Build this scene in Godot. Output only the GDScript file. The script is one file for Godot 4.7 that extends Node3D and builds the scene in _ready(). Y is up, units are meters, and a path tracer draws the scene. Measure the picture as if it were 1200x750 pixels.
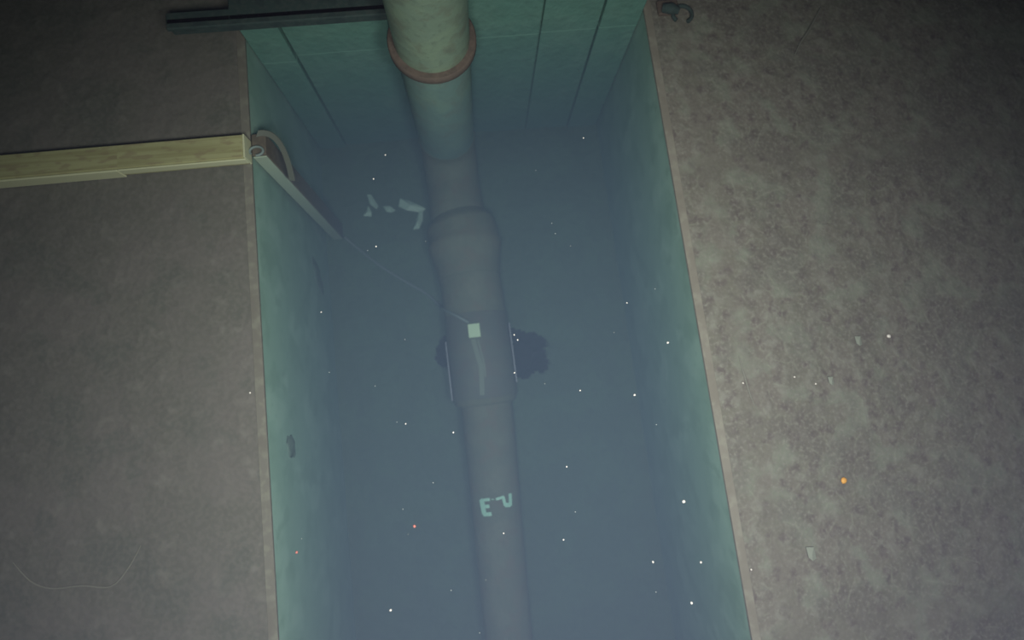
extends Node3D

# A flooded concrete channel seen from above: two decks, a deep trench between them, a pipe that
# comes down along the far wall and runs along the trench floor. y = 0 is the trench floor.

const DECK := 0.677            # height of the two decks
const LEFT := -0.58            # x of the left trench wall
const RIGHT := 0.617           # x of the right trench wall
const FAR := -1.105            # z of the far wall
const NEAR := 2.1              # the trench and decks go on behind the camera

var names := {}
var M := {}
var rng := RandomNumberGenerator.new()
var lump := FastNoiseLite.new()


func _ready() -> void:
	rng.seed = 7
	lump.seed = 11
	lump.frequency = 1.0
	lump.fractal_octaves = 3
	# --- camera, environment, lights
	var cam := Camera3D.new()
	cam.name = "camera"
	add_child(cam)
	cam.transform = Transform3D(Basis(Vector3(0.9913, 0.0526, 0.1207), Vector3(0.1128, 0.1397, -0.9838), Vector3(-0.0686, 0.9888, 0.1326)).orthonormalized(), Vector3(0, 2.059, 0))
	cam.fov = 64.71
	var lens := CameraAttributesPhysical.new()
	lens.frustum_focal_length = 18.943
	lens.exposure_aperture = 1.7
	lens.frustum_focus_distance = 1.2
	lens.frustum_near = 0.02
	lens.frustum_far = 60.0
	cam.attributes = lens
	cam.near = 0.02
	cam.far = 60.0
	cam.current = true
	var env := Environment.new()
	env.background_mode = Environment.BG_COLOR
	env.background_color = Color(0.05, 0.09, 0.088)
	env.tonemap_mode = Environment.TONE_MAPPER_LINEAR
	env.tonemap_exposure = 1.0
	env.volumetric_fog_enabled = true
	env.volumetric_fog_density = 0.045
	env.volumetric_fog_albedo = Color(0.82, 0.84, 1.0)
	env.sdfgi_enabled = true
	env.ssao_enabled = true
	env.ssil_enabled = true
	var we := WorldEnvironment.new()
	we.name = "world_environment"
	we.environment = env
	add_child(we)
	# the two lamps of the diving camera, one on each side of the lens
	for s in [-1.0, 1.0]:
		var l := SpotLight3D.new()
		l.name = "camera_lamp"
		add_child(l, true)
		l.position = Vector3(0.10 + 0.17 * s, 2.05, 0.2)
		l.look_at(l.position + Vector3(0.03 * s, -1.0, 0.0), Vector3(0, 0, -1))
		l.light_color = Color(0.99, 0.99, 0.97)
		l.light_energy = 1.62
		l.light_size = 0.12
		l.spot_range = 12.0
		l.spot_attenuation = 2.0
		l.spot_angle = 66.0
		l.spot_angle_attenuation = 0.95
		l.shadow_enabled = true
	make_materials()
	build_setting()
	build_pipeline()
	build_timber()
	build_small_things()
	build_water()


# ---------------------------------------------------------------- helpers

func numbered(called: String) -> String:
	if not names.has(called):
		names[called] = 0
		return called
	names[called] += 1
	return "%s_%03d" % [called, names[called]]


func tag(o: Node3D, label: String, category := "", group := "", kind := "") -> Node3D:
	o.set_meta("label", label)
	if category: o.set_meta("category", category)
	if group: o.set_meta("group", group)
	if kind: o.set_meta("kind", kind)
	return o


func thing(called: String, at := Vector3.ZERO) -> Node3D:
	var o := Node3D.new()
	o.name = numbered(called)
	add_child(o)
	o.position = at
	return o


func obj(called: String, st: SurfaceTool, m: Material, parent: Node = null) -> MeshInstance3D:
	var o := MeshInstance3D.new()
	st.generate_normals()
	o.mesh = st.commit()
	o.material_override = m
	o.cast_shadow = GeometryInstance3D.SHADOW_CASTING_SETTING_ON
	if parent == null:
		o.name = numbered(called)
		add_child(o)
	else:
		o.name = called
		parent.add_child(o, true)
	return o


func tool(smooth := false) -> SurfaceTool:
	var st := SurfaceTool.new()
	st.begin(Mesh.PRIMITIVE_TRIANGLES)
	st.set_smooth_group(0 if smooth else -1)
	return st


func tri(st: SurfaceTool, a: Vector3, b: Vector3, c: Vector3, inside: Vector3) -> void:
	# winds the triangle so that its front looks away from the point inside
	var n := (b - a).cross(c - a)
	if n.length_squared() < 1e-18: return
	if n.dot((a + b + c) / 3.0 - inside) > 0.0:
		st.add_vertex(a); st.add_vertex(c); st.add_vertex(b)
	else:
		st.add_vertex(a); st.add_vertex(b); st.add_vertex(c)


func quad(st: SurfaceTool, a: Vector3, b: Vector3, c: Vector3, d: Vector3, inside: Vector3) -> void:
	tri(st, a, b, c, inside)
	tri(st, a, c, d, inside)


func slab(st: SurfaceTool, lo: Vector3, hi: Vector3, bevel := 0.004, t := Transform3D.IDENTITY) -> void:
	# a box with chamfered edges between two corners
	var c := (lo + hi) / 2.0
	var h := (hi - lo) / 2.0
	var v := func(s: Vector3, axis: int) -> Vector3:
		var p := Vector3(s.x * (h.x - bevel), s.y * (h.y - bevel), s.z * (h.z - bevel))
		p[axis] = s[axis] * h[axis]
		return t * (c + p)
	var mid := t * c
	for axis in 3:
		var u := (axis + 1) % 3
		var w := (axis + 2) % 3
		for s in [-1.0, 1.0]:
			var q := []
			for k in [[-1, -1], [1, -1], [1, 1], [-1, 1]]:
				var e := Vector3.ZERO
				e[axis] = s; e[u] = k[0]; e[w] = k[1]
				q.append(v.call(e, axis))
			quad(st, q[0], q[1], q[2], q[3], mid)
			for s2 in [-1.0, 1.0]:    # the chamfer between the faces of axis and u
				var e1 := Vector3.ZERO
				e1[axis] = s; e1[u] = s2; e1[w] = -1
				var e2 := e1
				e2[w] = 1
				quad(st, v.call(e1, axis), v.call(e2, axis), v.call(e2, u), v.call(e1, u), mid)
	for x in [-1.0, 1.0]:
		for y in [-1.0, 1.0]:
			for z in [-1.0, 1.0]:
				var e := Vector3(x, y, z)
				tri(st, v.call(e, 0), v.call(e, 1), v.call(e, 2), mid)


func tube(st: SurfaceTool, pts: Array, radii: Array, sides := 24, capped := true) -> void:
	# a round skin of changing radius along a path
	var rings := []
	var n := pts.size()
	var side := Vector3.ZERO
	for i in n:
		var d: Vector3 = (pts[mini(i + 1, n - 1)] - pts[maxi(i - 1, 0)]).normalized()
		if d == Vector3.ZERO: d = Vector3(0, 0, 1)
		if side == Vector3.ZERO:
			side = d.cross(Vector3(0.13, 0.2, 0.97) if absf(d.z) < 0.9 else Vector3(0.1, 1, 0)).normalized()
		side = (side - d * side.dot(d)).normalized()
		var up := d.cross(side)
		var ring := []
		for k in sides:
			var a := TAU * k / sides
			ring.append(pts[i] + (side * cos(a) + up * sin(a)) * float(radii[i]))
		rings.append(ring)
	for i in n - 1:
		var mid: Vector3 = (pts[i] + pts[i + 1]) / 2.0
		var flat: bool = pts[i].distance_to(pts[i + 1]) < absf(radii[i] - radii[i + 1]) * 2.5 + 1e-4
		var along: Vector3 = (pts[mini(i + 1, n - 1)] - pts[i]).normalized()
		var inner := mid - along * 0.5 * signf(float(radii[i]) - float(radii[i + 1])) if flat else mid
		for k in sides:
			var l := (k + 1) % sides
			quad(st, rings[i][k], rings[i][l], rings[i + 1][l], rings[i + 1][k], inner)
	if capped:
		st.set_smooth_group(-1)
		for e in [0, n - 1]:
			var back: Vector3 = pts[1] if e == 0 else pts[n - 2]
			for k in sides:
				tri(st, pts[e], rings[e][k], rings[e][(k + 1) % sides], back)
		st.set_smooth_group(0)


func strap(st: SurfaceTool, pts: Array, across: Array, thick: float) -> void:
	# a flat bar: at each point the vector across it; thickness is added on both faces
	for i in pts.size() - 1:
		var d: Vector3 = (pts[i + 1] - pts[i]).normalized()
		var q := []
		for j in [i, i + 1]:
			var w: Vector3 = across[j]
			var nn: Vector3 = d.cross(w).normalized() * thick / 2.0
			q.append([pts[j] - w / 2.0 - nn, pts[j] + w / 2.0 - nn, pts[j] + w / 2.0 + nn, pts[j] - w / 2.0 + nn])
		var mid: Vector3 = (pts[i] + pts[i + 1]) / 2.0
		for k in 4:
			var l := (k + 1) % 4
			quad(st, q[0][k], q[0][l], q[1][l], q[1][k], mid)
		if i == 0: quad(st, q[0][0], q[0][1], q[0][2], q[0][3], mid)
		if i == pts.size() - 2: quad(st, q[1][0], q[1][1], q[1][2], q[1][3], mid)


func pebble(r: float, squash := 1.0) -> SurfaceTool:
	# a small uneven grain
	var st := tool(true)
	var rows := []
	for i in 7:
		var row := []
		var a := PI * i / 6.0
		for k in 9:
			var b := TAU * (k % 9) / 9.0
			var f := 1.0 + 0.18 * sin(2.0 * b + a * 3.0) * sin(a)
			row.append(Vector3(sin(a) * cos(b) * f, cos(a) * squash, sin(a) * sin(b) * f) * r)
		rows.append(row)
	for i in 6:
		for k in 9:
			quad(st, rows[i][k], rows[i][(k + 1) % 9], rows[i + 1][(k + 1) % 9], rows[i + 1][k], Vector3.ZERO)
	return st


func smooth(a: float, b: float, x: float) -> float:
	return smoothstep(a, b, x)


func along(table: Array, z: float) -> float:
	# straight-line look-up in pairs [z, value]
	if z <= table[0][0]: return table[0][1]
	for i in table.size() - 1:
		if z <= table[i + 1][0]:
			return lerpf(table[i][1], table[i + 1][1], (z - table[i][0]) / (table[i + 1][0] - table[i][0]))
	return table[-1][1]


# ---------------------------------------------------------------- materials

func noise_bytes(size: int, freq: float, seed_: int, octaves := 4, cell := false, ridged := false) -> PackedByteArray:
	var n := FastNoiseLite.new()
	n.seed = seed_
	n.frequency = freq / size
	n.fractal_octaves = octaves
	n.noise_type = FastNoiseLite.TYPE_SIMPLEX_SMOOTH
	if ridged: n.fractal_type = FastNoiseLite.FRACTAL_RIDGED
	if cell:
		n.noise_type = FastNoiseLite.TYPE_CELLULAR
		n.cellular_jitter = 1.0
		n.cellular_return_type = FastNoiseLite.RETURN_DISTANCE
		n.domain_warp_enabled = true
		n.domain_warp_amplitude = size * 0.03
		n.domain_warp_frequency = 3.0 * freq / size / 2.0
	var im := n.get_seamless_image(size, size, false, false, 0.12, true)
	im.convert(Image.FORMAT_L8)
	return im.get_data()


func blend(size: int, base: Color, layers: Array) -> ImageTexture:
	# layers: [bytes, from, to, colour, most]: where the bytes rise from -> to, mix the colour in
	var out := PackedByteArray()
	out.resize(size * size * 3)
	var count := layers.size()
	var lut := []
	for l in layers:
		var t := PackedFloat32Array()
		t.resize(256)
		for v in 256: t[v] = smoothstep(l[1], l[2], v / 255.0) * l[4] if l[1] < l[2] else (1.0 - smoothstep(l[2], l[1], v / 255.0)) * l[4]
		lut.append(t)
	for i in size * size:
		var r := base.r
		var g := base.g
		var b := base.b
		for k in count:
			var w: float = lut[k][layers[k][0][i]]
			if w > 0.0:
				var c: Color = layers[k][3]
				r += (c.r - r) * w
				g += (c.g - g) * w
				b += (c.b - b) * w
		out[3 * i] = int(r * 255.0)
		out[3 * i + 1] = int(g * 255.0)
		out[3 * i + 2] = int(b * 255.0)
	return ImageTexture.create_from_image(Image.create_from_data(size, size, false, Image.FORMAT_RGB8, out))


func bump(bytes: PackedByteArray, size: int) -> ImageTexture:
	return ImageTexture.create_from_image(Image.create_from_data(size, size, false, Image.FORMAT_L8, bytes))


func mat(tex: Texture2D, metres: float, rough := 0.9, relief: Texture2D = null, relief_cm := 0.0) -> StandardMaterial3D:
	var m := StandardMaterial3D.new()
	m.albedo_texture = tex
	m.uv1_triplanar = true
	m.uv1_world_triplanar = true
	m.uv1_scale = Vector3.ONE / metres
	m.roughness = rough
	m.metallic_specular = 0.3
	if relief:
		m.heightmap_enabled = true
		m.heightmap_texture = relief
		m.heightmap_scale = relief_cm
	return m


func plain(c: Color, rough := 0.8, metal := 0.0) -> StandardMaterial3D:
	var m := StandardMaterial3D.new()
	m.albedo_color = c
	m.roughness = rough
	m.metallic = metal
	return m


func make_materials() -> void:
	var s := 768
	var broad := noise_bytes(s, 5.0, 1, 4)
	var mid := noise_bytes(s, 22.0, 2, 5)
	var fine := noise_bytes(s, 90.0, 3, 3)
	var cells := noise_bytes(s, 26.0, 4, 2, true)
	var warm := noise_bytes(s, 9.0, 5, 4)
	var web := noise_bytes(s, 16.0, 6, 3, false, true)
	# silt-dusted concrete of the decks
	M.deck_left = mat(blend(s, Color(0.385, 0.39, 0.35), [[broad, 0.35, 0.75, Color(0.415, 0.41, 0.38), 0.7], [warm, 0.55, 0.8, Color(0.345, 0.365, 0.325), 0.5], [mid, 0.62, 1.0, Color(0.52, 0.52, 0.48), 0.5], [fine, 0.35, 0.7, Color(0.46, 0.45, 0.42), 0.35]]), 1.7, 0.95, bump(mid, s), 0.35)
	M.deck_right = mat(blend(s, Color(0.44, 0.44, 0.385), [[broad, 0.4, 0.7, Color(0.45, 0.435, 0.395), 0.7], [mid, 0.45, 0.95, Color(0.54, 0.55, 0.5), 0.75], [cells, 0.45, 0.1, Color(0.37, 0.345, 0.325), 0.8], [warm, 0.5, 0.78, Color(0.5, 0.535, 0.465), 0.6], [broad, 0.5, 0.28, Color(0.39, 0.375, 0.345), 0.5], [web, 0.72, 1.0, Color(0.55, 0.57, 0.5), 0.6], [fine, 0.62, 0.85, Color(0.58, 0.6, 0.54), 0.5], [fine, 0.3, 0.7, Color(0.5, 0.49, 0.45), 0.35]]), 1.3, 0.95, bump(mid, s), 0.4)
	M.edge = mat(blend(s, Color(0.445, 0.445, 0.4), [[mid, 0.4, 0.75, Color(0.5, 0.51, 0.45), 0.7], [broad, 0.5, 0.7, Color(0.42, 0.415, 0.37), 0.6]]), 0.8, 0.95)
	M.pale_edge = mat(blend(s, Color(0.51, 0.5, 0.45), [[mid, 0.4, 0.75, Color(0.55, 0.55, 0.49), 0.7], [broad, 0.5, 0.7, Color(0.475, 0.46, 0.41), 0.6]]), 0.8, 0.95)
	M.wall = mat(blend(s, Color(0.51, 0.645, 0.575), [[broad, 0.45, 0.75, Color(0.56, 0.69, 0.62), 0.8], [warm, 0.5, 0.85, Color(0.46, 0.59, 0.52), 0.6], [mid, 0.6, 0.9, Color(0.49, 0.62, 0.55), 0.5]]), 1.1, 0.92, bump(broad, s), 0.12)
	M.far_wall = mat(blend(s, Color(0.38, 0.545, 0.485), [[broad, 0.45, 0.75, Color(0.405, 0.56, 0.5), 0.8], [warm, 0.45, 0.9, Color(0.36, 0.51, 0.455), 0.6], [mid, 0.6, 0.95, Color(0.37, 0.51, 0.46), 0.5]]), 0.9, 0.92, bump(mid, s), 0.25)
	M.hole_shade = plain(Color(0.08, 0.085, 0.09), 1.0)  # near-black stands in for the shade inside the scour hole
	M.silt = mat(blend(s, Color(0.34, 0.43, 0.35), [[broad, 0.4, 0.7, Color(0.36, 0.47, 0.37), 0.8], [mid, 0.5, 0.9, Color(0.31, 0.39, 0.33), 0.6], [fine, 0.3, 0.7, Color(0.35, 0.44, 0.36), 0.4]]), 1.0, 0.97, bump(mid, s), 0.4)
	M.pipe = mat(blend(s, Color(0.385, 0.43, 0.375), [[broad, 0.4, 0.7, Color(0.42, 0.46, 0.4), 0.8], [warm, 0.5, 0.8, Color(0.42, 0.4, 0.35), 0.6], [mid, 0.55, 0.9, Color(0.35, 0.39, 0.35), 0.5]]), 0.7, 0.75, bump(mid, s), 0.15)
	M.riser = mat(blend(s, Color(0.47, 0.55, 0.47), [[broad, 0.4, 0.7, Color(0.5, 0.58, 0.48), 0.8], [warm, 0.55, 0.75, Color(0.42, 0.43, 0.36), 0.5], [mid, 0.6, 0.8, Color(0.38, 0.44, 0.38), 0.4]]), 0.7, 0.38, bump(mid, s), 0.1)
	M.dimmed_lower_pipe = mat(blend(s, Color(0.4, 0.51, 0.48), [[broad, 0.4, 0.7, Color(0.43, 0.54, 0.49), 0.8], [warm, 0.55, 0.75, Color(0.41, 0.46, 0.42), 0.5]]), 0.7, 0.7, bump(mid, s), 0.1)  # lower length coloured darker than the upper, standing in for lamp fall-off
	M.rust = mat(blend(s, Color(0.375, 0.335, 0.295), [[mid, 0.4, 0.7, Color(0.4, 0.36, 0.315), 0.8], [warm, 0.5, 0.75, Color(0.335, 0.31, 0.275), 0.6]]), 0.4, 0.9, bump(mid, s), 0.1)
	M.iron = mat(blend(s, Color(0.23, 0.3, 0.28), [[mid, 0.45, 0.7, Color(0.27, 0.32, 0.3), 0.8], [warm, 0.5, 0.75, Color(0.2, 0.26, 0.25), 0.7]]), 0.5, 0.8)
	M.mud = mat(blend(s, Color(0.22, 0.25, 0.25), [[mid, 0.45, 0.7, Color(0.27, 0.3, 0.3), 0.8]]), 0.5, 0.95)
	M.worn_strap = plain(Color(0.37, 0.4, 0.36), 0.7)
	M.streak = plain(Color(0.44, 0.5, 0.45), 0.9)
	M.dark_patch = mat(blend(s, Color(0.37, 0.46, 0.42), [[mid, 0.45, 0.7, Color(0.42, 0.52, 0.47), 0.8]]), 0.5, 0.95)
	# timber: long grain
	var grain := FastNoiseLite.new()
	grain.seed = 21
	grain.frequency = 0.012
	grain.fractal_octaves = 4
	var g := Image.create(512, 128, false, Image.FORMAT_RGB8)
	for y in 128:
		for x in 512:
			var v := grain.get_noise_2d(x * 0.35, y * 6.0) * 0.5 + 0.5
			var w := grain.get_noise_2d(x * 2.0 + 900.0, y * 3.0) * 0.5 + 0.5
			g.set_pixel(x, y, Color(0.64, 0.65, 0.47).lerp(Color(0.54, 0.53, 0.36), smoothstep(0.35, 0.75, v) * 0.6).lerp(Color(0.52, 0.47, 0.36), smoothstep(0.52, 0.72, w) * 0.45))
	M.wood = mat(ImageTexture.create_from_image(g), 0.9, 0.8)
	M.wood.uv1_scale = Vector3(1.1, 7.0, 7.0)
	M.wood_edge = plain(Color(0.75, 0.77, 0.62), 0.85)
	M.wood_dark = mat(blend(s, Color(0.36, 0.345, 0.3), [[mid, 0.4, 0.75, Color(0.42, 0.4, 0.345), 0.7]]), 0.5, 0.9)
	M.post_lit_face = plain(Color(0.58, 0.65, 0.57), 0.85)  # paler than the shaft: lamp light on the front face, put into the colour
	M.plastic = plain(Color(0.7, 0.84, 0.76), 0.5)
	M.tape = plain(Color(0.66, 0.88, 0.78), 0.6)
	M.plate = plain(Color(0.72, 0.84, 0.7), 0.7)
	M.smear = plain(Color(0.52, 0.57, 0.5), 0.9)
	M.steel = plain(Color(0.45, 0.5, 0.53), 0.5, 0.1)
	M.sleeve = mat(blend(s, Color(0.36, 0.4, 0.38), [[broad, 0.4, 0.7, Color(0.39, 0.43, 0.39), 0.8], [warm, 0.5, 0.8, Color(0.39, 0.37, 0.35), 0.5]]), 0.6, 0.6)
	M.speck = plain(Color(0.97, 0.95, 0.9), 0.6)
	M.amber = plain(Color(0.95, 0.7, 0.3), 0.6)
	M.pink = plain(Color(0.85, 0.52, 0.46), 0.7)
	M.thread = plain(Color(0.47, 0.475, 0.425), 0.9)
	M.flake = plain(Color(0.54, 0.57, 0.51), 0.9)
	M.dim = plain(Color(0.6, 0.64, 0.62), 0.9)
	M.cable = plain(Color(0.45, 0.52, 0.5), 0.7)


# ---------------------------------------------------------------- the setting

var axis_x := [[-0.96, -0.036], [-0.7, -0.03], [-0.6, -0.015], [-0.3, -0.004], [0.15, 0.0], [0.55, -0.01], [0.9, -0.016], [2.1, -0.04]]
const PIPE_Y := 0.125
var bore := [[-0.7, 0.106], [-0.45, 0.121], [0.03, 0.118], [0.1, 0.097], [0.55, 0.089], [0.9, 0.083], [2.1, 0.08]]


func bed(x: float, z: float) -> float:
	# the silty floor: gentle lumps, a ridge that carries the pipe, a scour hole under the clamp
	var y := 0.006 * lump.get_noise_2d(x * 4.0, z * 4.0) + 0.003 * lump.get_noise_2d(x * 17.0, z * 17.0)
	var off := absf(x - along(axis_x, z))
	var seat: float = PIPE_Y - along(bore, z) + 0.012
	y += (seat - y) * (1.0 - smooth(0.03, 0.1, off)) * smooth(-0.95, -0.8, z)
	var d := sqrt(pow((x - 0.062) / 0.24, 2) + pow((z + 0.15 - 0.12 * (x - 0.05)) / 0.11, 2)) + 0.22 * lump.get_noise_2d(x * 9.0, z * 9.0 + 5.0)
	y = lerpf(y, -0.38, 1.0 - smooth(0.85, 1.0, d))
	return y


func build_setting() -> void:
	var st := tool(true)
	var nx := 150
	var nz := 380
	var z1 := NEAR
	var p := func(i: int, k: int) -> Vector3:
		var x := lerpf(LEFT - 0.02, RIGHT + 0.02, float(i) / nx)
		var z := lerpf(FAR - 0.02, z1, float(k) / nz)
		return Vector3(x, bed(x, z), z)
	var rows := []
	for k in nz + 1:
		var row := PackedVector3Array()
		for i in nx + 1: row.append(p.call(i, k))
		rows.append(row)
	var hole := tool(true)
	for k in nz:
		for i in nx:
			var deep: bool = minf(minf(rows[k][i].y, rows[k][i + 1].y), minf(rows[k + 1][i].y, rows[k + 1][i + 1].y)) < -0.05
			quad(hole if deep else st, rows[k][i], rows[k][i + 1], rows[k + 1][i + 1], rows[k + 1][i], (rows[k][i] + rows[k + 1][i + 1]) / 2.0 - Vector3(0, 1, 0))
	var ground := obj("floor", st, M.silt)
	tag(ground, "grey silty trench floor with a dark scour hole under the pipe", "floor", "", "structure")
	tag(obj("scour_hole", hole, M.hole_shade, ground), "dark hollow washed out under the pipe")
	st = tool()
	slab(st, Vector3(LEFT - 0.2, -0.5, FAR - 0.2), Vector3(RIGHT + 0.2, -0.4, z1), 0.01)
	tag(obj("floor_base", st, M.mud), "concrete base under the silt of the trench", "floor", "", "structure")
	st = tool()
	slab(st, Vector3(LEFT - 0.16, -0.4, FAR - 0.14), Vector3(LEFT, DECK - 0.135, z1), 0.0004)
	slab(st, Vector3(LEFT - 0.02, DECK - 0.136, FAR - 0.14), Vector3(LEFT, DECK - 0.009, z1), 0.0004)
	tag(obj("wall_left", st, M.wall), "teal concrete wall on the left side of the trench", "wall", "", "structure")
	st = tool()
	slab(st, Vector3(RIGHT, -0.4, FAR - 0.14), Vector3(RIGHT + 0.16, DECK - 0.135, z1), 0.0004)
	slab(st, Vector3(RIGHT, DECK - 0.136, FAR - 0.14), Vector3(RIGHT + 0.02, DECK - 0.009, z1), 0.0004)
	tag(obj("wall_right", st, M.wall), "teal concrete wall on the right side of the trench", "wall", "", "structure")
	# far wall: a backing and the cast panels in front of it, joints left open between them
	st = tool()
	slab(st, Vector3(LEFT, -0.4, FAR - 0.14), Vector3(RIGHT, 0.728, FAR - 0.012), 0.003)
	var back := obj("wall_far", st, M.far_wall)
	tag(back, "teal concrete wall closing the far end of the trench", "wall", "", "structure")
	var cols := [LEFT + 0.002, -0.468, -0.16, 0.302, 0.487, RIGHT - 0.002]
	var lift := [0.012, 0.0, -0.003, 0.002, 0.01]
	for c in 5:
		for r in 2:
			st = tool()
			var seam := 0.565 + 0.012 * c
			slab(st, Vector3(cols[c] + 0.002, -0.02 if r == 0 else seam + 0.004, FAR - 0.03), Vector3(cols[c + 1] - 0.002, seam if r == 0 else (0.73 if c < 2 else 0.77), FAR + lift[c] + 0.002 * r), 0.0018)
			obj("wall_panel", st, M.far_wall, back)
	# decks with their pale worn edge
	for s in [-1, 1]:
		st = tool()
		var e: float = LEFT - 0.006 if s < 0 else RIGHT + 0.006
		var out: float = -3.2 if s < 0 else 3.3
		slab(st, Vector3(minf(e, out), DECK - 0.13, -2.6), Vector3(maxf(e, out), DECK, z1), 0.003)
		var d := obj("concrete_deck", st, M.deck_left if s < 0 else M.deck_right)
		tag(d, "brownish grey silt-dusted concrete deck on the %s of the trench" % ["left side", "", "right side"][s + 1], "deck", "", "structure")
		st = tool()
		var a := LEFT - 0.0225 if s < 0 else RIGHT - 0.001
		slab(st, Vector3(a, DECK - 0.0085, -2.6), Vector3(a + 0.0235, DECK + 0.0009, z1), 0.0008)
		tag(obj("deck_edge", st, M.edge if s < 0 else M.pale_edge, d), "pale worn edge of the deck")
	st = tool()
	slab(st, Vector3(LEFT - 0.02, DECK - 0.13, -2.6), Vector3(RIGHT + 0.02, DECK - 0.004, FAR - 0.145), 0.003)
	tag(obj("concrete_deck", st, M.deck_left), "dark concrete deck beyond the far wall of the trench", "deck", "", "structure")


# ---------------------------------------------------------------- the pipe

func pipe_point(z: float) -> Vector3:
	return Vector3(along(axis_x, z), PIPE_Y, z)


func run(called: String, zs: Array, rs: Array, m: Material, parent: Node, sides := 40) -> MeshInstance3D:
	var st := tool(true)
	var pts := []
	for z in zs: pts.append(pipe_point(z))
	tube(st, pts, rs, sides)
	return obj(called, st, m, parent)


func on_pipe(x: float, z: float, r: float, lift: float) -> Vector3:
	var c := pipe_point(z)
	var dx := clampf(x - c.x, -r * 0.98, r * 0.98)
	return Vector3(c.x + dx, c.y + sqrt(r * r - dx * dx) + lift, z)


func ribbon(st: SurfaceTool, path: Array, width: float, r: Callable, thick := 0.0025) -> void:
	# a thin strip laid on the pipe's skin along (x, z) points
	var fine := []
	for i in path.size() - 1:
		for k in 5: fine.append(path[i].lerp(path[i + 1], k / 5.0))
	fine.append(path[-1])
	var pts := []
	var across := []
	for i in fine.size():
		var d: Vector2 = (fine[mini(i + 1, fine.size() - 1)] - fine[maxi(i - 1, 0)]).normalized()
		var w: Vector2 = Vector2(-d.y, d.x) * width / 2.0
		var rr: float = r.call(fine[i].y)
		var a := on_pipe(fine[i].x - w.x, fine[i].y - w.y, rr, thick / 2.0)
		var b := on_pipe(fine[i].x + w.x, fine[i].y + w.y, rr, thick / 2.0)
		pts.append((a + b) / 2.0)
		across.append(b - a)
	strap(st, pts, across, thick)


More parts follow.
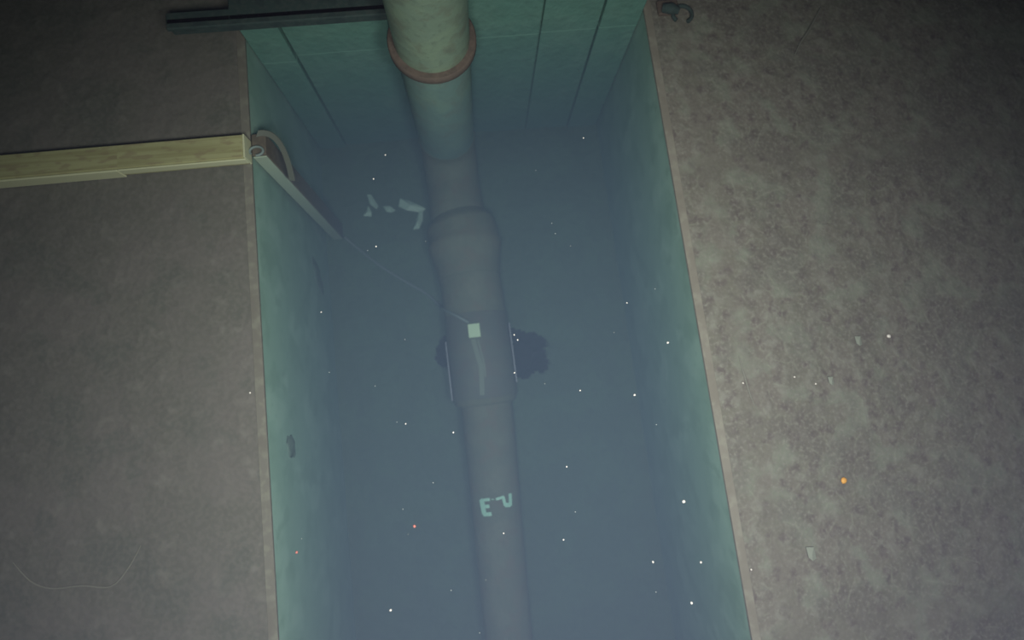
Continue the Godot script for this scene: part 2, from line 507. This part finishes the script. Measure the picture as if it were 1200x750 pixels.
func build_pipeline() -> void:
	var t := thing("pipeline", Vector3.ZERO)
	tag(t, "large pipe dropping down the far wall and running along the trench floor", "pipe")
	var ax := Vector3(-0.036, 0, -0.96)
	# riser above and below its flange
	var st := tool(true)
	tube(st, [ax + Vector3(0, 0.798, 0), ax + Vector3(0, 1.2, 0), ax + Vector3(0, 1.62, 0)], [0.103, 0.103, 0.103], 48)
	tag(obj("upper_riser", st, M.riser, t), "greenish upper pipe standing on the flange")
	st = tool(true)
	tube(st, [ax + Vector3(0, 0.775, 0), ax + Vector3(0, 0.778, 0), ax + Vector3(0, 0.797, 0), ax + Vector3(0, 0.8, 0)], [0.118, 0.121, 0.121, 0.118], 48)
	var f := obj("flange", st, M.rust, t)
	tag(f, "rusty brown flange ring")
	st = tool(true)
	var pts := []
	var rad := []
	for y in [0.776, 0.6, 0.42, 0.28]:
		pts.append(ax + Vector3(0, y, 0)); rad.append(0.103)
	tube(st, pts, rad, 40)
	obj("lower_riser", st, M.dimmed_lower_pipe, t)
	st = tool(true)
	pts = []
	rad = []
	for k in 13:
		var a := PI / 2 * k / 12.0
		pts.append(Vector3(lerpf(-0.036, -0.034, k / 12.0), PIPE_Y + 0.155 * (1.0 - sin(a)), -0.96 + 0.155 * (1.0 - cos(a))))
		rad.append(0.1045)
	tube(st, pts, rad, 40)
	obj("elbow", st, M.pipe, t)
	run("pipe_length", [-0.805, -0.75, -0.7, -0.655], [0.1045, 0.106, 0.108, 0.109], M.pipe, t)
	# bell with its collar and shoulder
	run("bell", [-0.69, -0.672, -0.655, -0.645, -0.6, -0.585, -0.57, -0.55, -0.535, -0.5, -0.47, -0.44], [0.108, 0.122, 0.135, 0.138, 0.138, 0.142, 0.145, 0.141, 0.136, 0.128, 0.123, 0.121], M.pipe, t, 48)
	run("pipe_length", [-0.45, -0.3, -0.1, 0.04, 0.05], [0.118, 0.118, 0.118, 0.116, 0.1], M.pipe, t)
	run("tail_pipe", [0.045, 0.1, 0.3, 0.55, 0.9, 1.5, 2.1], [0.097, 0.097, 0.093, 0.089, 0.084, 0.081, 0.08], M.pipe, t)
	# repair clamp: a wrapped sheet whose two edges stand off the pipe as bright lips
	var sl := run("repair_clamp", [-0.29, -0.287, -0.1, 0.022, 0.025], [0.1195, 0.121, 0.122, 0.122, 0.1195], M.sleeve, t, 48)
	tag(sl, "grey sheet wrapped round the pipe")
	for s in [-1.0, 1.0]:
		st = tool()
		var a := []
		var w := []
		for k in 9:
			var z: float = lerpf(-0.245 if s > 0 else -0.2, -0.02 if s > 0 else 0.02, k / 8.0)
			var c := pipe_point(z)
			a.append(Vector3(c.x + s * 0.123, PIPE_Y + 0.02, z))
			w.append(Vector3(0.0045, 0, 0))
		strap(st, a, w, 0.03)
		tag(obj("lip", st, M.steel, sl), "thin bright standing edge")
	st = tool()
	var tilt := Transform3D(Basis(Vector3(0, 0, 1), 0.06) * Basis(Vector3(0, 1, 0), 0.0), Vector3(-0.0145, PIPE_Y + 0.127, -0.22))
	slab(st, Vector3(-0.0215, -0.006, -0.025), Vector3(0.0215, 0.003, 0.025), 0.0015, tilt)
	tag(obj("square_plate", st, M.plate, sl), "pale square plate")
	st = tool()
	var r_clamp := func(_z: float) -> float: return 0.122
	ribbon(st, [Vector2(-0.022, -0.19), Vector2(-0.012, -0.13), Vector2(-0.004, -0.09), Vector2(-0.008, -0.03), Vector2(-0.012, 0.012)], 0.017, r_clamp, 0.001)
	ribbon(st, [Vector2(-0.005, -0.185), Vector2(0.002, -0.14), Vector2(0.008, -0.09), Vector2(0.007, -0.05)], 0.006, r_clamp, 0.0008)
	tag(obj("streak", st, M.streak, sl), "pale streak running from the plate")
	# what is left of a stuck-on label
	st = tool()
	var r_tail := func(z: float) -> float: return along(bore, z) + 0.0035
	var bits := [[[-0.055, 0.374], [-0.051, 0.424], 0.016], [[-0.058, 0.375], [-0.026, 0.374], 0.01], [[-0.05, 0.397], [-0.03, 0.397], 0.012], [[-0.055, 0.424], [-0.026, 0.423], 0.013], [[-0.005, 0.376], [0.024, 0.372], 0.009], [[0.021, 0.372], [0.025, 0.402], 0.011], [[0.024, 0.4], [0.044, 0.405], 0.014], [[0.043, 0.408], [0.047, 0.366], 0.011], [[-0.02, 0.374], [-0.012, 0.376], 0.003]]
	for b in bits:
		ribbon(st, [Vector2(b[0][0], b[0][1]), Vector2(b[1][0], b[1][1])], b[2], r_tail, 0.0016)
	tag(obj("label_remnant", st, M.tape, t), "pale corners left of a torn label")


# ---------------------------------------------------------------- timber and iron

func build_timber() -> void:
	# board lying on the left deck; its long axis runs from the frame's left side to the trench
	var t := thing("timber_board", Vector3(-0.577, DECK, -0.74))
	tag(t, "pale yellow timber board lying on the left deck up to the trench edge", "board")
	var turn := Basis(Vector3(0, 1, 0), 0.0)
	var st := tool()
	slab(st, Vector3(-1.55, 0.003, -0.034), Vector3(-0.004, 0.046, 0.034), 0.003, Transform3D(turn))
	obj("plank", st, M.wood, t)
	st = tool()
	slab(st, Vector3(-1.55, 0.003, 0.034), Vector3(-0.335, 0.043, 0.04), 0.002, Transform3D(turn))
	obj("edge_batten", st, M.wood_edge, t)
	st = tool()
	slab(st, Vector3(-0.335, 0.018, 0.034), Vector3(0.0, 0.043, 0.039), 0.002, Transform3D(turn))
	obj("edge_batten", st, M.wood_edge, t)
	st = tool()
	slab(st, Vector3(-0.004, 0.003, -0.034), Vector3(0.001, 0.047, 0.034), 0.001, Transform3D(turn))
	tag(obj("end_grain", st, M.wood_edge, t), "pale sawn end")
	# post leaning in the trench from the board's end down to the floor
	var top := Vector3(-0.553, DECK + 0.012, -0.757)
	var foot := Vector3(-0.53, 0.0, -0.722)
	t = thing("timber_post", foot)
	tag(t, "weathered timber post leaning against the left trench wall with a pale edge", "post")
	var up := (top - foot).normalized()
	var sx := Vector3(1, 0, 0).slide(up).normalized()
	var sz := sx.cross(up).normalized()
	var fr := Transform3D(Basis(sx, up, sz), Vector3.ZERO)
	var len := top.distance_to(foot)
	st = tool()
	slab(st, Vector3(-0.02, 0.0, -0.036), Vector3(0.02, len, 0.03), 0.003, fr)
	obj("shaft", st, M.wood_dark, t)
	st = tool()
	slab(st, Vector3(-0.018, 0.01, 0.03), Vector3(0.019, len - 0.006, 0.035), 0.0015, fr)
	tag(obj("lit_face", st, M.post_lit_face, t), "front face painted pale as if lit")
	# bent strap hooked round the post's head
	st = tool()
	var pts := []
	var ac := []
	for k in 15:
		var a := k / 14.0
		var b := Vector3(-0.55, DECK + 0.022, -0.785).bezier_interpolate(Vector3(-0.50, DECK + 0.03, -0.79), Vector3(-0.475, DECK + 0.02, -0.745), Vector3(-0.488, DECK - 0.05, -0.672), a)
		pts.append(b)
		ac.append(Vector3(-0.012, -0.012, 0.012).lerp(Vector3(-0.016, -0.006, -0.006), a))
	strap(st, pts, ac, 0.004)
	t = thing("bent_strap", Vector3.ZERO)
	tag(t, "curved rusty strap bent over the head of the leaning timber post", "strap")
	obj("band", st, M.worn_strap, t)
	st = tool(true)
	var ring := []
	var rr := []
	for k in 19:
		var a := TAU * 0.85 * k / 18.0 + 2.6
		ring.append(Vector3(-0.556 + 0.018 * cos(a), DECK + 0.02, -0.735 + 0.013 * sin(a)))
		rr.append(0.0035)
	tube(st, ring, rr, 8)
	obj("wire_loop", st, M.cable, t)
	# cable from the post's foot across the floor and up to the plate on the clamp
	st = tool(true)
	pts = []
	rr = []
	var way := [Vector3(-0.5, 0.03, -0.69), Vector3(-0.46, 0, -0.65), Vector3(-0.37, 0, -0.56), Vector3(-0.27, 0, -0.48), Vector3(-0.19, 0, -0.42), Vector3(-0.145, 0.05, -0.36), Vector3(-0.12, 0.155, -0.325), Vector3(-0.075, 0.235, -0.285), Vector3(-0.03, 0.256, -0.25)]
	for i in way.size():
		var q: Vector3 = way[i]
		if q.y == 0.0: q.y = bed(q.x, q.z) + 0.006
		pts.append(q); rr.append(0.006)
	var cv := Curve3D.new()
	for i in pts.size():
		var d: Vector3 = (pts[mini(i + 1, pts.size() - 1)] - pts[maxi(i - 1, 0)]) / 6.0
		cv.add_point(pts[i], -d, d)
	cv.bake_interval = 0.015
	var baked := Array(cv.get_baked_points())
	rr.resize(baked.size())
	rr.fill(0.0055)
	tube(st, baked, rr, 8)
	tag(obj("thin_cable", st, M.cable), "faint pale cable from the timber post across the floor to the clamp", "cable")
	# dark bar across the head of the far wall, out over the left deck
	t = thing("steel_bar", Vector3(-0.74, 0.73, -1.085))
	tag(t, "dark flat steel bar across the far wall from left deck to pipe", "bar")
	st = tool()
	slab(st, Vector3(-0.005, 0.0, -0.012), Vector3(0.62, 0.042, 0.008), 0.004)
	obj("web", st, M.iron, t)
	st = tool()
	slab(st, Vector3(-0.005, 0.03, -0.03), Vector3(0.165, 0.042, 0.02), 0.003)
	slab(st, Vector3(0.16, 0.03, -0.17), Vector3(0.6, 0.042, 0.02), 0.003)  # broad dark plate added to darken the wall head behind the bar
	obj("flange_and_shade", st, M.iron, t)
	# corroded lifting eye on the right deck
	t = thing("lifting_eye", Vector3(0.7, DECK, -1.085))
	tag(t, "small dark corroded lifting eye with a ring at the right trench edge", "lifting eye")
	st = tool()
	slab(st, Vector3(-0.045, 0.0, -0.03), Vector3(0.02, 0.014, 0.018), 0.004)
	obj("base_plate", st, M.rust, t)
	st = tool(true)
	tube(st, [Vector3(-0.035, 0.02, 0.004), Vector3(-0.01, 0.026, 0.012), Vector3(0.012, 0.022, 0.018)], [0.012, 0.016, 0.01], 12)
	obj("lug", st, M.iron, t)
	st = tool(true)
	ring = []
	rr = []
	for k in 21:
		var a := TAU * 0.8 * k / 20.0 + 2.4
		ring.append(Vector3(0.03 + 0.03 * cos(a), 0.008, 0.02 + 0.028 * sin(a)))
		rr.append(0.006)
	tube(st, ring, rr, 8)
	obj("ring", st, M.iron, t)


# ---------------------------------------------------------------- small things

func flake(outline: Array, curl: float, thick := 0.002) -> SurfaceTool:
	# a crumpled scrap: outline in (x, z), raised in the middle
	var st := tool()
	var c := Vector3.ZERO
	var top := []
	for i in outline.size():
		var o: Array = outline[i]
		top.append(Vector3(o[0], 0.004 + curl * (0.5 + 0.5 * sin(i * 2.3)), o[1]))
		c += top[-1] / outline.size()
	c.y += curl * 0.6
	var down := Vector3(0, -thick, 0)
	for i in top.size():
		var a: Vector3 = top[i]
		var b: Vector3 = top[(i + 1) % top.size()]
		tri(st, c, a, b, c - Vector3(0, 1, 0))
		tri(st, c + down, a + down, b + down, c + Vector3(0, 1, 0))
		quad(st, a, b, b + down, a + down, c)
	return st


func build_small_things() -> void:
	# torn pale scraps on the floor to the left of the pipe
	var scraps := [
		[-0.385, -0.835, [[-0.012, -0.035], [0.006, -0.03], [0.03, 0.02], [0.022, 0.036], [-0.004, 0.008]], "slender pale scrap slanting on the trench floor, nearest the left wall"],
		[-0.399, -0.793, [[0.004, -0.026], [0.016, 0.006], [0.012, 0.02], [-0.02, 0.018], [-0.008, 0.0]], "small three-cornered pale scrap below the slender slanting scrap"],
		[-0.31, -0.795, [[-0.025, -0.016], [0.004, -0.012], [0.024, 0.004], [0.01, 0.016], [-0.012, 0.01]], "small pale scrap in the middle of the scraps beside the pipe"],
		[-0.222, -0.797, [[-0.05, -0.008], [-0.04, -0.04], [-0.01, -0.034], [0.03, -0.006], [0.062, 0.014], [0.04, 0.026], [-0.02, 0.014]], "largest pale torn scrap on the floor left of the pipe"],
		[-0.195, -0.725, [[0.006, -0.05], [0.022, -0.045], [0.016, -0.01], [0.0, 0.026], [-0.026, 0.028], [-0.016, 0.0]], "bright curled pale scrap closest to the pipe"]]
	for s in scraps:
		var o := obj("torn_scrap", flake(s[2], 0.014), M.plastic)
		o.position = Vector3(s[0], bed(s[0], s[1]) + 0.002, s[1])
		tag(o, s[3], "scrap", "torn scraps on the trench floor")
	# thin raised patches on the left wall, darker than the concrete
	var patches := [[0.2, -0.57, 0.1, -0.44, 0.03, "long dark patch low on the left trench wall"], [0.53, 0.06, 0.5, 0.12, 0.025, "small dark patch high on the left trench wall"]]
	for m in patches:
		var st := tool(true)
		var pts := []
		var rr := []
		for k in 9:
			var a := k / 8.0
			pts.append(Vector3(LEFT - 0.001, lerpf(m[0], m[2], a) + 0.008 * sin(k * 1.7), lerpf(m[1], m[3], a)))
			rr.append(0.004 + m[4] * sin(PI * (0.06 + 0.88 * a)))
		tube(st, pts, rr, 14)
		var o := obj("wall_patch", st, M.dark_patch)
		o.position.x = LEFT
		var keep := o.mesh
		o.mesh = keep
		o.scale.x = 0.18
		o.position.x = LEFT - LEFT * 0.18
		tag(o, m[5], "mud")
	# threads and scraps on the decks
	thread([[-1.202, 0.275], [-1.16, 0.325], [-1.112, 0.348], [-1.04, 0.352], [-0.972, 0.363], [-0.93, 0.325], [-0.899, 0.276]], "long pale wavy thread lying on the left deck", 0.0024)
	thread([[1.179, -1.058], [1.13, -0.99], [1.09, -0.945], [1.063, -0.906]], "straight pale thread on the right deck beside the far corner", 0.005)
	thread([[0.716, -0.01], [0.722, 0.05], [0.728, 0.1], [0.736, 0.13]], "short pale thread on the right deck near the trench edge", 0.003)
	for d in [[1.067, -0.013, 0.014, "oblong pale flake on the right deck, farther from the trench"], [0.963, 0.088, 0.012, "small pale flake on the right deck between two specks"], [0.812, 0.53, 0.018, "pale greenish flake on the near part of the right deck"]]:
		var r: float = d[2]
		var o := obj("pale_flake", flake([[-r * 0.6, -r], [r * 0.5, -r * 0.9], [r * 0.7, r * 0.8], [0.0, r], [-r * 0.5, r * 0.5]], 0.004), M.flake)
		o.position = Vector3(d[0], DECK + 0.002, d[1])
		tag(o, d[3], "flake", "pale flakes on the right deck")
	grain(Vector3(0.944, DECK + 0.004, 0.358), 0.0085, M.amber, "orange grain lying alone on the right deck", "grain", "", 0.55)
	grain(Vector3(1.163, DECK + 0.003, -0.016), 0.0055, M.speck, "white grain on the right deck, farthest from the trench", "grain", "", 0.6)
	for d in [[-0.615, -0.071, "tiny white grain on the left deck close to the trench edge"], [0.714, 0.064, "tiny white grain on the right deck touching the short pale thread"], [0.921, 0.091, "tiny white grain on the right deck next to the small pale flake"], [0.864, 0.065, "tiny white grain on the right deck between thread and small flake"], [0.645, 0.549, "tiny white grain on the near right deck by the trench edge"]]:
		grain(Vector3(d[0], DECK + 0.002, d[1]), 0.0025, M.speck, d[2], "grain", "tiny white grains on the decks", 0.7)
	# specks drifting in the water over the trench: x, y, z, size in the picture
	var bright := [0.400, 0.754, -0.186, 2, 0.475, 0.800, -0.066, 3, 0.377, 0.774, 0.055, 3, 0.175, 0.809, 0.203, 2, 0.446, 0.812, 0.320, 4, 0.495, 0.728, 0.494, 3, 0.375, 0.720, 0.479, 3, 0.415, 0.844, 0.535, 3, -0.282, 0.757, 0.486, 3, -0.207, 0.754, 0.056, 2, -0.083, 0.868, 0.084, 2, 0.089, 0.789, -0.132, 2, 0.092, 0.844, -0.113, 2, 0.078, 0.790, -0.037, 2, 0.232, 0.814, 0.026, 2, 0.006, 0.741, 0.353, 2, 0.144, 0.814, 0.367, 2, -0.224, 0.848, -0.380, 2, -0.189, 0.797, -0.639, 2, -0.219, 0.829, -0.562, 2, 0.332, 0.819, -0.626, 2, -0.402, 0.728, -0.256, 2]
	var told := [
		"bright white speck halfway down the trench in front of the right wall",
		"large bright speck before the right wall beside the scour hole",
		"large bright speck over the floor edge at the right wall, just past the clamp",
		"bright white speck right of the tail pipe, midway to the right wall",
		"largest and brightest speck, in front of the near right wall",
		"large bright speck nearest the right deck edge in the near corner",
		"large bright speck of the near pair, farther from the right wall",
		"large bright speck closest to the bottom right of the trench",
		"large bright speck alone at the bottom left of the trench",
		"bright white speck of a pair left of the tail pipe, farther from it",
		"bright white speck of a pair left of the tail pipe, nearer to it",
		"bright white speck over the scour hole, next to the pipe's right lip",
		"bright white speck over the scour hole, second of a close pair",
		"bright white speck at the near end of the clamp's right lip",
		"bright white speck right of the scour hole",
		"bright white speck right over the tail pipe below the label remnant",
		"bright white speck right of the tail pipe, level with the pink speck",
		"bright white speck between the torn scraps and the cable",
		"bright white speck farthest back on the left of the riser",
		"bright white speck just behind the torn scraps",
		"bright white speck alone at the foot of the far wall, right of the pipe",
		"bright white speck in front of the left wall below the timber post"]
	for i in range(0, bright.size(), 4):
		var big: bool = bright[i + 3] > 2
		grain(Vector3(bright[i], bright[i + 1], bright[i + 2]), 0.001 * bright[i + 3], M.speck, told[i / 4], "speck", "large bright specks over the trench" if big else "bright specks over the trench")
	var dim := [0.340, 0.832, 0.505, 2, -0.130, 0.807, 0.444, 2, -0.188, 0.763, -0.155, 2, -0.281, 0.723, -0.048, 2, -0.245, 0.848, -0.372, 1, 0.223, 0.789, -0.413, 2, 0.222, 0.826, -0.373, 2, 0.251, 0.850, -0.330, 1, 0.455, 0.826, -0.203, 2, 0.326, 0.856, -0.103, 1, -0.378, 0.778, -0.093, 2, -0.448, 0.838, 0.277, 1, -0.227, 0.785, 0.254, 2, 0.174, 0.859, 0.297, 2, -0.142, 0.850, 0.192, 2, -0.229, 0.733, 0.326, 1, -0.079, 0.739, 0.574, 2, -0.050, 0.751, 0.452, 1, 0.392, 0.863, 0.126, 2, 0.151, 0.784, -0.001, 2, -0.218, 0.812, 0.047, 1, -0.111, 0.763, -0.407, 1, 0.199, 0.794, -0.560, 1]
	for i in range(0, dim.size(), 4):
		grain(Vector3(dim[i], dim[i + 1], dim[i + 2]), 0.0008 + 0.0003 * dim[i + 3], M.dim, "faint pale speck drifting over the trench", "speck", "faint specks over the trench")
	grain(Vector3(-0.208, 0.757, 0.303), 0.0038, M.pink, "dull pink speck drifting left of the tail pipe", "speck")
	grain(Vector3(-0.491, 0.757, 0.325), 0.0032, M.pink, "dull orange speck drifting beside the left trench wall", "speck")


var grains := {}

func grain(at: Vector3, r: float, m: Material, label: String, category: String, group := "", squash := 1.0) -> void:
	var key := "%s %s" % [r, squash]
	var o: MeshInstance3D
	if grains.has(key):
		o = MeshInstance3D.new()
		o.mesh = grains[key]
		o.material_override = m
		o.name = numbered("drifting_speck" if category == "speck" else "deck_grain")
		add_child(o)
	else:
		o = obj("drifting_speck" if category == "speck" else "deck_grain", pebble(r, squash), m)
		grains[key] = o.mesh
	o.position = at
	o.rotation.y = rng.randf() * TAU
	tag(o, label, category, group)


func thread(path: Array, label: String, r: float) -> void:
	var cv := Curve3D.new()
	for i in path.size():
		var a: Array = path[i]
		var b: Array = path[mini(i + 1, path.size() - 1)]
		var c: Array = path[maxi(i - 1, 0)]
		var d := Vector3(b[0] - c[0], 0, b[1] - c[1]) / 6.0
		cv.add_point(Vector3(a[0], DECK + r * 0.7, a[1]), -d, d)
	cv.bake_interval = 0.015
	var pts := Array(cv.get_baked_points())
	var rr := []
	for k in pts.size(): rr.append(r * (0.35 + 0.65 * sin(PI * (k + 0.5) / pts.size())))
	var st := tool(true)
	tube(st, pts, rr, 6)
	tag(obj("pale_thread", st, M.thread), label, "thread")


# ---------------------------------------------------------------- murky water lying in the trench

func build_water() -> void:
	var fog := FogVolume.new()
	fog.name = "murky_water"
	add_child(fog)
	var lo := Vector3(LEFT + 0.001, 0.0, FAR + 0.001)
	var hi := Vector3(RIGHT - 0.001, DECK - 0.006, NEAR - 0.001)
	fog.shape = RenderingServer.FOG_VOLUME_SHAPE_BOX
	fog.size = hi - lo
	fog.position = (lo + hi) / 2.0
	var m := FogMaterial.new()
	m.density = 0.94
	m.albedo = Color(0.64, 0.835, 1.0)
	fog.material = m
	tag(fog, "blue-green murky water standing in the trench between the decks", "water", "", "stuff")
